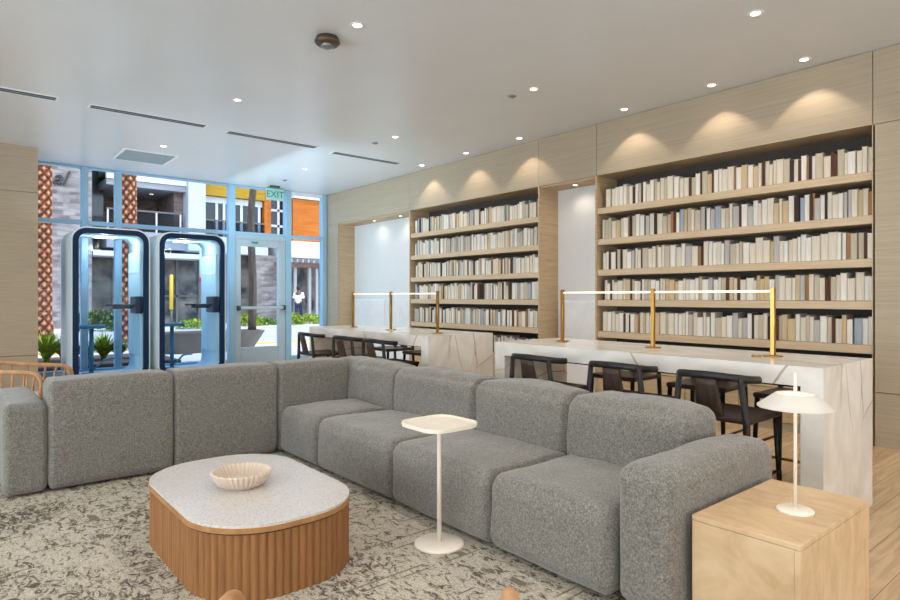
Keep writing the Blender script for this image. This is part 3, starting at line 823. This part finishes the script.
# ------------------------------------------------------------------ stools (local: sitter faces +X)
def make_stool(label, group, loc, rz):
    t = thing('counter_stool', label, 'stool', loc, rz, group)
    B, W2 = M['black_wood'], .205
    seat = cushion((-.21, -.22, .575), (.2, .22, .612), .018, -.012, 0, 2, 0, .08)
    seat.build('seat', M['brown_wood'], t)
    for sx, sy in ((1, 1), (1, -1)):
        MB().tube([(.2, sy*.215, 0.001), (.175, sy*.195, .58)], [.012, .017], 10).build('leg', B, t)
    for sy in (1, -1):
        MB().tube([(-.23, sy*.215, 0.001), (-.2, sy*.2, .58), (-.21, sy*.172, .815)], [.013, .019, .016], 10).build('leg', B, t)
    rail = spline([(-.07, .21, .803), (-.16, .202, .811), (-.22, .15, .82), (-.245, 0, .826), (-.22, -.15, .82), (-.16, -.202, .811), (-.07, -.21, .803)], 6)
    MB().tube(rail, [(.014, .021)]*len(rail), 12).build('top_rail', B, t)
    mb = MB(); sp = []
    for i in range(7):
        z = .60+.205*i/6; x = -.20-.045*i/6; w = .062+.02*(1-i/6)
        sp.append([mb.bm.verts.new((x+dx, dy, z)) for dx, dy in ((0, -w), (.012, -w*.4), (.012, w*.4), (0, w), (-.012, w*.8), (-.012, -w*.8))])
    mb.sm = True
    for A_, B_ in zip(sp, sp[1:]):
        for j in range(6): mb.face([A_[j], A_[(j+1) % 6], B_[(j+1) % 6], B_[j]])
    mb.face(sp[0][::-1]); mb.face(sp[-1]); mb.build('back_splat', M['brown_wood'], t)
    MB().tube([(.19, -.205, .2), (.19, .205, .2)], .009, 10).build('foot_rail', M['brass'], t)
    for sy in (1, -1):
        MB().tube([(.185, sy*.205, .27), (-.215, sy*.208, .27)], .009, 8).build('stretcher', B, t)
    return t
SN = 'black stools around the near marble table'; SF = 'black stools around the far marble table'
s0 = make_stool('near-table black stool on the sofa side, closest to the white lamp', SN, (3.43, 1.64, 0), 0)
for x, y, rz, l, g in ((3.43, 2.26, 0.03, 'near-table black stool on the sofa side, middle of three', SN), (3.40, 2.93, -.02, 'near-table black stool on the sofa side, by the far marble leg', SN),
                    (4.36, 1.60, PI, 'near-table black stool on the bookcase side, closest to the white lamp', SN), (4.36, 2.24, PI+.05, 'near-table black stool on the bookcase side, middle of three', SN), (4.36, 2.95, PI, 'near-table black stool on the bookcase side, by the far marble leg', SN),
                    (3.42, 5.02, 0, 'far-table black stool on the sofa side, by the near marble leg', SF), (3.42, 5.62, .04, 'far-table black stool on the sofa side, middle of three', SF), (3.40, 6.42, -.03, 'far-table black stool on the sofa side, closest to the windows', SF),
                    (4.36, 5.0, PI, 'far-table black stool on the bookcase side, by the near marble leg', SF), (4.36, 5.66, PI, 'far-table black stool on the bookcase side, middle of three', SF), (4.36, 6.4, PI, 'far-table black stool on the bookcase side, closest to the windows', SF)):
    o = dup(s0, (x, y, 0), rz, l); o['group'] = g

# ------------------------------------------------------------------ armchairs (local: facing +X)
def make_armchair(label, loc, rz, group):
    t = thing('spindle_armchair', label, 'armchair', loc, rz, group); Wd = M['chair_wood']
    pts = [(.33, -.325, .44), (.345, -.325, .56), (.31, -.322, .635), (.2, -.32, .655), (0, -.318, .665), (-.18, -.30, .685), (-.31, -.20, .71), (-.36, 0, .72),
           (-.31, .20, .71), (-.18, .30, .685), (0, .318, .665), (.2, .32, .655), (.31, .322, .635), (.345, .325, .56), (.33, .325, .44)]
    pts = [(x, y*.85, z) for x, y, z in pts]
    P = spline(pts, 6)
    MB().tube(P, .017, 12).build('arm_rail', Wd, t)
    for sy in (-1, 1):
        MB().tube([(.33, sy*.276, .45), (.30, sy*.264, .001)], [.018, .013], 10).build('leg', Wd, t)
        MB().tube([(-.22, sy*.2, .36), (-.30, sy*.23, .001)], [.018, .013], 10).build('leg', Wd, t)
    seat = [(.30*math.copysign(abs(math.cos(a))**.7, math.cos(a)), .262*math.copysign(abs(math.sin(a))**.7, math.sin(a))) for a in [2*PI*i/40 for i in range(40)]]
    MB().prism(seat, .33, .365, .008).build('seat_frame', Wd, t)
    MB().prism([(x*.95, y*.95) for x, y in seat], .366, .43, .025).build('seat_cushion', M['seat_linen'], t)
    MB().tube([(.31, -.27, .345), (.31, .27, .345)], .014, 10).build('front_rail', Wd, t)
    m = len(P)
    for i in range(17):
        q = P[int(m*.16+(m*.68)*i/16)]
        a = math.atan2(q.y, q.x)
        MB().tube([(q.x*.80, q.y*.84, .34), (q.x, q.y, q.z-.008)], .0085, 8).build('spindle', Wd, t)
    return t
c0 = make_armchair('pale wooden spindle armchair beyond the sofa arm, beside the oak end wall', (.42, 6.15, .0), math.atan2(-.49, .87), 'pale wooden spindle armchairs')
c0.location.z = 0
c1 = dup(c0, (.462, .785, .0145), math.atan2(.781, .625), 'pale wooden armchair at the bottom border, only its arm tips showing')
o = MB().lathe([(.001, 0), (.05, .004), (.06, .04), (.045, .075), (.001, .09)], n=20).build('floor_cap', M['red'], None, (1.27, 10.28, 0.0)); tag(o, 'small red rounded object on the floor left of the phone booths', 'ornament')

# ------------------------------------------------------------------ outside
struct(MB().box((-20, YW+.12, -.12), (40, 15.8, -.02)).build('sidewalk', M['concrete_lt']))
struct(MB().box((-20, 15.8, -.14), (40, 25.2, -.03)).build('street', M['asphalt']))
struct(MB().box((-20, 25.2, -.14), (40, 60, .0)).build('pavement', M['concrete_lt']))
struct(MB().box((-20, 15.8, -.1), (40, 16.25, -.012)).build('kerb', M['kerb_yellow']))

# grey brick building
b = thing('brick_building', 'grey brick building across the street with a dark script sign', 'building', (0, 28, 0))
MB().box((-9, 0, 0), (4.55, 9, 13)).build('wall', M['brick'], b)
MB().box((4.55, 2.5, 0), (5.4, 9, 13)).build('side_wall', M['ext_dark'], b)
text_mesh('sign', 'al', .8, M['sign_dark'], b, (3.42, -.05, 5.9), (PI/2, 0, 0), .05, .35)
f = MB().box((-3, -.04, .9), (1.6, .03, 3.1)).build('window', M['ext_mull'], b); MB().box((-2.9, -.05, 1.0), (1.5, -.03, 3.0)).build('pane', M['ext_dark'], f)

# white building with balcony
b = thing('apartment_building', 'white building across the street with balcony, yellow bands and shopfront', 'building', (0, 29, 0))
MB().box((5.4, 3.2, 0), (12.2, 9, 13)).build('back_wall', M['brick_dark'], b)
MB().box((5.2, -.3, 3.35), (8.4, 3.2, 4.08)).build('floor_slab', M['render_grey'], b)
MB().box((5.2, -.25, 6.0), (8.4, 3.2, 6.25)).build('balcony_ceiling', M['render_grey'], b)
MB().box((5.2, -.3, 6.26), (8.4, 0, 6.55)).build('beam', M['ext_white'], b)
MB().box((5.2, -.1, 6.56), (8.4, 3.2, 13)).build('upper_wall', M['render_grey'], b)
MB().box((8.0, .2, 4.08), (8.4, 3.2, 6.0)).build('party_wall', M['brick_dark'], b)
for x in (5.9, 6.6, 7.3):
    MB().lathe([(.09, 0), (.09, -.02), (.01, -.025)], (x, 1.2, 5.99), 16).build('ceiling_lamp', M['lamp_glow'], b)
r = MB().box((5.2, -.28, 4.95), (8.2, -.22, 5.02)).build('railing', M['ext_mull'], b)
MB().box((5.2, -.26, 4.12), (8.2, -.24, 4.95)).build('railing_glass', M['rail_glass'], r)
for x in (5.25, 6.2, 7.15, 8.15): MB().box((x-.03, -.28, 4.08), (x+.03, -.22, 4.95)).build('railing_post', M['ext_white'], r)
MB().box((8.4, -.6, 3.35), (9.15, 3.2, 13)).build('pier', M['render_white'], b)
# window bay
MB().box((9.15, .1, 6.05), (12.25, .5, 7.2)).build('yellow_band', M['yellow'], b)
MB().box((9.15, .1, 7.2), (12.25, 3.2, 13)).build('upper_wall', M['render_white'], b)
w = MB().box((9.15, .5, 3.9), (12.25, .6, 6.05)).build('window', M['ext_dark'], b)
for x in (9.2, 10.0, 10.35, 11.2, 12.1): MB().box((x-.06, .42, 3.9), (x+.06, .5, 6.05)).build('window_frame', M['ext_white'], w)
MB().box((9.15, .4, 5.75), (12.25, .5, 6.04)).build('window_head', M['ext_white'], w)
r = MB().box((9.15, .1, 4.85), (12.25, .16, 4.92)).build('railing', M['ext_mull'], b)
MB().box((9.15, .12, 4.1), (12.25, .14, 4.85)).build('railing_glass', M['rail_glass'], r)
MB().box((8.4, -.3, 3.3), (12.25, 3.2, 4.08)).build('floor_slab', M['render_white'], b)
# shopfront
MB().box((4.6, -1.0, 2.95), (9.0, .4, 3.15)).build('awning', M['ext_white'], b)
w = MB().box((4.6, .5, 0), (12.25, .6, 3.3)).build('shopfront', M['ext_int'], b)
for x in (4.7, 5.6, 6.5, 7.4, 8.2, 9.2, 10.1, 11.1): MB().box((x-.05, .42, 0), (x+.05, .5, 3.3)).build('mullion', M['ext_mull'], w)
MB().box((4.6, .42, 1.25), (12.2, .5, 1.33)).build('transom', M['ext_mull'], w)
MB().box((11.6, -.3, 0), (12.9, .42, 3.3)).build('brick_pier', M['brick'], b)

# orange panelled building
b = thing('orange_building', 'building across the street with an orange panelled upper bay', 'building', (0, 29, 0))
MB().box((12.3, 1.4, 0), (24, 9, 13)).build('wall', M['render_white'], b)
MB().box((12.28, .2, 4.08), (12.62, .8, 7)).build('orange_strip', M['orange'], b)
w = MB().box((12.62, .7, 4.0), (13.6, .8, 7)).build('window', M['ext_dark'], b)
for x in (12.68, 13.2, 13.55): MB().box((x-.06, .62, 4.0), (x+.06, .7, 7)).build('window_frame', M['ext_white'], w)
for z in (4.9, 5.7, 6.4): MB().box((12.62, .62, z-.06), (13.6, .7, z+.06)).build('window_frame', M['ext_white'], w)
MB().box((13.62, -.2, 4.1), (16.2, 1.4, 6.28)).build('orange_panel', M['orange'], b)
MB().box((13.62, -.3, 6.3), (24, 1.4, 7.2)).build('parapet', M['ext_white'], b)
MB().box((12.9, -.5, 3.25), (24, 1.4, 4.08)).build('floor_slab', M['ext_white'], b)
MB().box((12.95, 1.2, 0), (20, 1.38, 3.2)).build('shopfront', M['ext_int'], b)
p = thing('pergola', 'white-posted pergola with a brown beam in front of the orange building', 'pergola', (0, 28, 0))
for x in (12.5, 13.34, 14.12, 14.52, 15.4): MB().box((x-.07, -.07, 0), (x+.07, .07, 2.95)).build('post', M['mortar_white'], p)
MB().box((12.2, -.16, 2.72), (16, -.1, 2.95)).build('beam', M['pergola_beam'], p)
for i in range(12):
    MB().box((12.3+i*.3, -.5, 2.95), (12.38+i*.3, .4, 3.1)).build('slat', M['mortar_white'], p)

# palms and a grey trunk
def palm(x, y, r, h, label, seed):
    mb = MB(); nA, nz = 40, int(h/.03); rings = []; vals = []
    lay = mb.bm.verts.layers.float.new('scale_val')
    for i in range(nz+1):
        z = h*i/nz; ring = []
        for j in range(nA):
            a = 2*PI*j/nA; u_ = a/(2*PI)*6; w_ = z/.27
            p_ = (u_+w_) % 1; q_ = (u_-w_) % 1; v = min(1, 2.2*min(p_, 1-p_, q_, 1-q_))*(.45+.55*(p_+1-q_)/2)
            rr = r*(1+.35*max(0, 1-z*1.5))*(1+.22*v-.1)
            q = mb.bm.verts.new((rr*math.cos(a), rr*math.sin(a), z)); q[lay] = v*.8+.08; ring.append(q)
        rings.append(ring)
    mb.sm = True
    for A_, B_ in zip(rings, rings[1:]):
        for j in range(nA): mb.face([A_[j], A_[(j+1) % nA], B_[(j+1) % nA], B_[j]])
    mb.face(rings[-1])
    o = mb.build('palm_trunk', M['palm'], None, (x, y, -.03)); tag(o, label, 'palm tree', 'palm trunks along the street'); return o
palm(2.12, 20.4, .22, 9, 'rough orange-brown palm trunk beside the oak end wall', 1)
palm(3.98, 18.9, .2, 9, 'rough orange-brown palm trunk seen above the left phone booth', 2)

# planter with grey trunk
t = thing('planter', 'long tapered grey concrete planter on the sidewalk outside', 'planter', (0, 0, -.02))
mb = MB(); lo_ = rrect(2.0, .7, .3, 8, 4.75, 14.5); hi_ = rrect(2.55, 1.0, .45, 8, 4.78, 14.5)
A_ = [mb.bm.verts.new((x, y, 0)) for x, y in lo_]; B_ = [mb.bm.verts.new((x, y, .46)) for x, y in hi_]
for j in range(len(A_)): mb.face([A_[j], A_[(j+1) % len(A_)], B_[(j+1) % len(A_)], B_[j]])
mb.face(A_[::-1]); mb.face(B_); mb.build('basin', M['concrete'], t)
MB().prism(rrect(2.4, .85, .4, 8, 4.78, 14.5), .455, .47).build('soil', M['soil'], t)
tr = MB().tube(spline([(5.78, 14.5, .45), (5.80, 14.5, 1.6), (5.76, 14.52, 3.2), (5.86, 14.5, 4.6), (5.8, 14.5, 7)], 6), [.1-.0012*i for i in range(25)], 12).build('tree_trunk', M['bark'])
tag(tr, 'bare grey tree trunk rising from the concrete planter behind the glass door', 'tree')

# strap leaved plants in the bed
struct(MB().box((.2, 12.3, -.02), (3.5, 14.4, .04)).build('ground_bed', M['soil']))
def strap_plant(x, y, h, n, mat, seed, label):
    rn = random.Random(seed); mb = MB(); mb.sm = True
    for i in range(int(n*1.5)):
        a = rn.uniform(0, 2*PI); L = h*rn.uniform(.6, 1.15); lean = rn.uniform(.15, 1.1); w = rn.uniform(.016, .028)
        prev = None; d = Vector((math.cos(a), math.sin(a), 0)); sd = Vector((-d.y, d.x, 0))
        for k_ in range(6):
            f = k_/5; p = d*(.03+L*lean*f*f*.8)+Vector((0, 0, L*(f-.38*lean*f*f)))
            ww = w*(1-f)**.6+.001
            cur = (mb.bm.verts.new(p-sd*ww), mb.bm.verts.new(p+sd*ww))
            if prev: mb.face([prev[0], prev[1], cur[1], cur[0]])
            prev = cur
    o = mb.build('strap_leaf_plant', mat, None, (x, y, .04)); tag(o, label, 'plant', 'strap-leaved plants in the bed outside')
strap_plant(1.42, 13.2, .62, 150, M['leaf_y'], 1, 'bright strap-leaved plant between the oak end wall and the left booth')
strap_plant(1.72, 13.5, .5, 120, M['leaf_g'], 2, 'strap-leaved plant mostly hidden behind the left edge of the left booth')
strap_plant(2.02, 13.1, .45, 120, M['leaf_g'], 3, 'strap-leaved plant seen through the left booth, leftmost of its clumps')
strap_plant(2.34, 13.2, .55, 150, M['leaf_y'], 4, 'tallest strap-leaved plant seen through the left booth')
strap_plant(2.62, 13.3, .45, 130, M['leaf_g'], 5, 'strap-leaved plant seen through the left booth between its mullions')
strap_plant(2.92, 13.2, .42, 120, M['leaf_y'], 6, 'strap-leaved plant seen at the right of the left booth')

def shrub(x, y, rx, ry, rz_, n, mat, seed, label, leaf=.07, zb=0.):
    rn = random.Random(seed); mb = MB()
    for i in range(n):
        a = rn.uniform(0, 2*PI); c_ = rn.uniform(0, 1); s_ = math.sqrt(1-c_*c_); q = rn.uniform(.75, 1.05)
        p = Vector((rx*s_*math.cos(a)*q, ry*s_*math.sin(a)*q, rz_*c_*q))
        d = Vector((rn.uniform(-1, 1), rn.uniform(-1, 1), rn.uniform(-.2, 1))).normalized(); e = d.cross(Vector((rn.uniform(-1, 1), rn.uniform(-1, 1), rn.uniform(-1, 1)))).normalized()
        l = leaf*rn.uniform(.7, 1.3)
        mb.quad(p, p+d*l*.5+e*l*.28, p+d*l, p+d*l*.5-e*l*.28)
    o = mb.build('shrub', mat, None, (x, y, zb)); tag(o, label, 'shrub', 'low shrubs across the street')
shrub(12.0, 25.6, .7, .4, .5, 700, M['leaf_y'], 11, 'bright yellow-green shrub below the walking person', .13, -.01)
shrub(13.0, 25.8, .7, .4, .42, 700, M['leaf_y'], 12, 'bright yellow-green shrub to the right, below the pergola posts', .13, -.01)
shrub(10.1, 25.6, .6, .4, .5, 600, M['leaf_y'], 13, 'yellow-green shrub behind the glass door, left of the grey trunk', .13, -.01)
shrub(10.9, 25.9, .5, .4, .3, 500, M['leaf_g'], 14, 'low green shrub behind the glass door, right of the grey trunk', .13, -.01)
shrub(4.3, 25.5, .9, .5, .75, 900, M['leaf_d'], 15, 'dark green shrub at the foot of the brick building', .14, -.01)
shrub(5.3, 25.4, .6, .5, .6, 600, M['leaf_d'], 16, 'dark green shrub right of the brick building corner', .14, -.01)
shrub(7.7, 25.3, .7, .4, .3, 500, M['leaf_y'], 17, 'low yellow-green shrub seen through the right booth', .13, -.01)

t = thing('street_post', 'yellow-topped post seen through the right phone booth', 'post', (7.35, 27.2, 0))
MB().lathe([(.05, 0), (.05, .72)], n=14).build('lower_shaft', M['ext_mull'], t)
MB().lathe([(.075, .721), (.075, 2.15), (.04, 2.2)], n=14).build('yellow_sleeve', M['post_yellow'], t)
t = thing('street_post', 'white street pole with a red band seen through the right phone booth', 'post', (8.55, 27.0, 0))
MB().lathe([(.11, 0), (.11, 1.95)], n=16).build('lower_shaft', M['concrete'], t)
MB().lathe([(.125, 1.951), (.125, 2.1)], n=16).build('red_band', M['red'], t)
MB().lathe([(.11, 2.101), (.11, 3.3), (.02, 3.36)], n=16).build('upper_shaft', M['ext_white'], t)

# ------------------------------------------------------------------ person walking away outside
def person(loc, rz, label):
    t = thing('person', label, 'person', loc, rz)          # local: walks towards +Y
    def skin(nm, joints, edges, mat, sub=2, root=0):
        me = bpy.data.meshes.new(nm); me.from_pydata([j[0] for j in joints], edges, []); me.materials.append(mat)
        o = bpy.data.objects.new(nm, me); C.objects.link(o); o.parent = t
        m_ = o.modifiers.new('skin', 'SKIN'); m_.use_smooth_shade = True
        for i, j in enumerate(joints):
            sv = me.skin_vertices[0].data[i]; sv.radius = (j[1], j[1]) if not isinstance(j[1], tuple) else j[1]; sv.use_root = i == root
        o.modifiers.new('sub', 'SUBSURF').levels = sub; o.modifiers['sub'].render_levels = sub
        dg = bpy.context.evaluated_depsgraph_get(); m2 = bpy.data.meshes.new_from_object(o.evaluated_get(dg))
        o.modifiers.clear(); o.data = m2; m2.materials.clear(); m2.materials.append(mat); m2.name = nm
        return o
    J_ = [((0, 0, .95), (.15, .1)), ((0, 0, 1.15), (.14, .095)), ((0, .01, 1.38), (.15, .1)), ((0, .01, 1.5), .06), ((0, .03, 1.6), (.075, .085)), ((0, .035, 1.7), (.07, .085)),
          ((.19, .01, 1.42), .055), ((.25, -.06, 1.16), .042), ((.26, .04, .95), .033), ((.26, .09, .86), .03),
          ((-.19, .01, 1.42), .055), ((-.25, .03, 1.16), .042), ((-.25, .15, .98), .033), ((-.25, .2, .9), .03),
          ((.1, 0, .88), .085), ((.1, .14, .5), .06), ((.1, .16, .09), .042), ((.1, .27, .04), .035),
          ((-.1, 0, .88), .085), ((-.1, -.06, .5), .06), ((-.1, -.34, .14), .042), ((-.1, -.27, .04), .035)]
    E_ = [(0, 1), (1, 2), (2, 3), (3, 4), (4, 5), (2, 6), (6, 7), (7, 8), (8, 9), (2, 10), (10, 11), (11, 12), (12, 13), (0, 14), (14, 15), (15, 16), (16, 17), (0, 18), (18, 19), (19, 20), (20, 21)]
    skin('body', J_, E_, M['skin'])
    def grow(j, d): return (j[0], tuple(x+d for x in j[1]) if isinstance(j[1], tuple) else j[1]+d)
    sj = [grow(J_[i], .02) for i in (0, 1, 2, 6, 7, 10, 11)]; sj[0] = ((0, 0, .86), (.18, .13))
    skin('shirt', sj, [(0, 1), (1, 2), (2, 3), (3, 4), (2, 5), (5, 6)], M['shirt'])
    tj = [grow(J_[i], .02) for i in (0, 14, 15, 16, 18, 19, 20)]
    skin('trousers', tj, [(0, 1), (1, 2), (2, 3), (0, 4), (4, 5), (5, 6)], M['trousers'])
    cap = MB(); cap.sm = True
    cap.lathe([(.06, -.1), (.09, -.05), (.097, .02), (.09, .06), (.06, .1), (.005, .115)], (0, .005, 1.69), 18, True, 1, 1.1); cap.build('hair', M['hair'], t)
    for x, y, z in ((.1, .2, .0), (-.1, -.32, .03)):
        cushion((x-.05, y-.1, z), (x+.05, y+.18, z+.09), .035, 0, 0, 1, 0, .05).build('shoe', M['hair'], t)
person((13.0, 26.9, .0), -.7, 'person in a white shirt and dark trousers walking outside, seen from behind')

# ------------------------------------------------------------------ lights
def spot(loc, watts, ang, blend, col, rot=(0, 0, 0), rad=.03):
    l = bpy.data.lights.new('downlight_or_fill', 'SPOT'); l.energy = watts; l.spot_size = math.radians(ang); l.spot_blend = blend; l.color = col; l.shadow_soft_size = rad
    o = bpy.data.objects.new('downlight_or_fill', l); C.objects.link(o); o.location = loc; o.rotation_euler = rot; return o
WARM = (1., .84, .66)
for y, _ in wl: spot((5.75, y, HC-.02), 15, 100, .35, WARM, (0, math.radians(0), 0), .02)
for x, y, _ in nl: spot((x, y, NZ-.04), 5, 150, 1., (1, .86, .7))
for x, y, _ in grid: spot((x, y, HC-.03), 52, 150, 1., (1., .93, .84), rad=.06)
for x in (-2.2, .1, 2.4, 4.6):  # added unseen lamps without fixtures, filling the room from outside the view
    for y in (-2.8, -.4, 1.8):
        if (x, y) != (4.6, 1.8): spot((x, y, HC-.03), 52, 150, 1., (1., .93, .84), rad=.06)
def area(loc, rot, sx, sy, watts, col):
    l = bpy.data.lights.new('fill_light', 'AREA'); l.shape = 'RECTANGLE'; l.size = sx; l.size_y = sy; l.energy = watts; l.color = col
    o = bpy.data.objects.new('fill_light', l); C.objects.link(o); o.location = loc; o.rotation_euler = rot; return o
# added unseen fill lamps behind the camera; the walls there have no glazing
area((1.0, YB+.1, 1.6), (PI/2+.5, 0, 0), 8, 2.8, 230, (.95, .98, 1))
area((XL+.3, 2.5, 1.6), (PI/2+.45, 0, -PI/2), 9, 2.8, 460, (.85, .94, 1))
# added unseen fill lamps: cool wash on the ceiling and wall beside the windows
area((3.3, 9.0, 2.32), (PI, 0, 0), 5.0, 3.8, 24, (.66, .87, 1))
area((3.75, 9.2, 2.3), (PI/2, 0, -PI/2), 3.4, 1.6, 32, (.6, .85, 1))
# light from the table lamp and rail lamps
for loc, wv in (((2.51, .935, .86), .35), ):
    l = bpy.data.lights.new('lamp_bulb', 'POINT'); l.energy = wv; l.color = WARM; l.shadow_soft_size = .03
    o = bpy.data.objects.new('lamp_bulb', l); C.objects.link(o); o.location = loc
sun = bpy.data.lights.new('sun', 'SUN'); sun.energy = 4.2; sun.angle = .01; sun.color = (1, .95, .86)
so = bpy.data.objects.new('sun', sun); C.objects.link(so); so.rotation_euler = Vector((-.72, .30, -.85)).to_track_quat('-Z', 'Y').to_euler()

w = bpy.data.worlds.new('sky'); bpy.context.scene.world = w; w.use_nodes = True
nt = w.node_tree; bg = nt.nodes['Background']
sk = nt.nodes.new('ShaderNodeTexSky'); sk.sky_type = 'NISHITA'; sk.sun_disc = False; sk.sun_elevation = math.radians(50); sk.sun_rotation = math.radians(200)
nt.links.new(sk.outputs[0], bg.inputs['Color']); bg.inputs['Strength'].default_value = .6

# ------------------------------------------------------------------ camera
cam = bpy.data.cameras.new('camera'); co = bpy.data.objects.new('camera', cam); C.objects.link(co)
cam.sensor_width = 36; cam.lens = 605/900*36; cam.shift_y = -3/900; cam.clip_end = 300
co.location = (0, 0, 1.25); co.rotation_euler = (PI/2, 0, -math.atan2(505, 605))
sc = bpy.context.scene; sc.camera = co
sc.view_settings.view_transform = 'Standard'; sc.view_settings.look = 'None'; sc.view_settings.exposure = 0
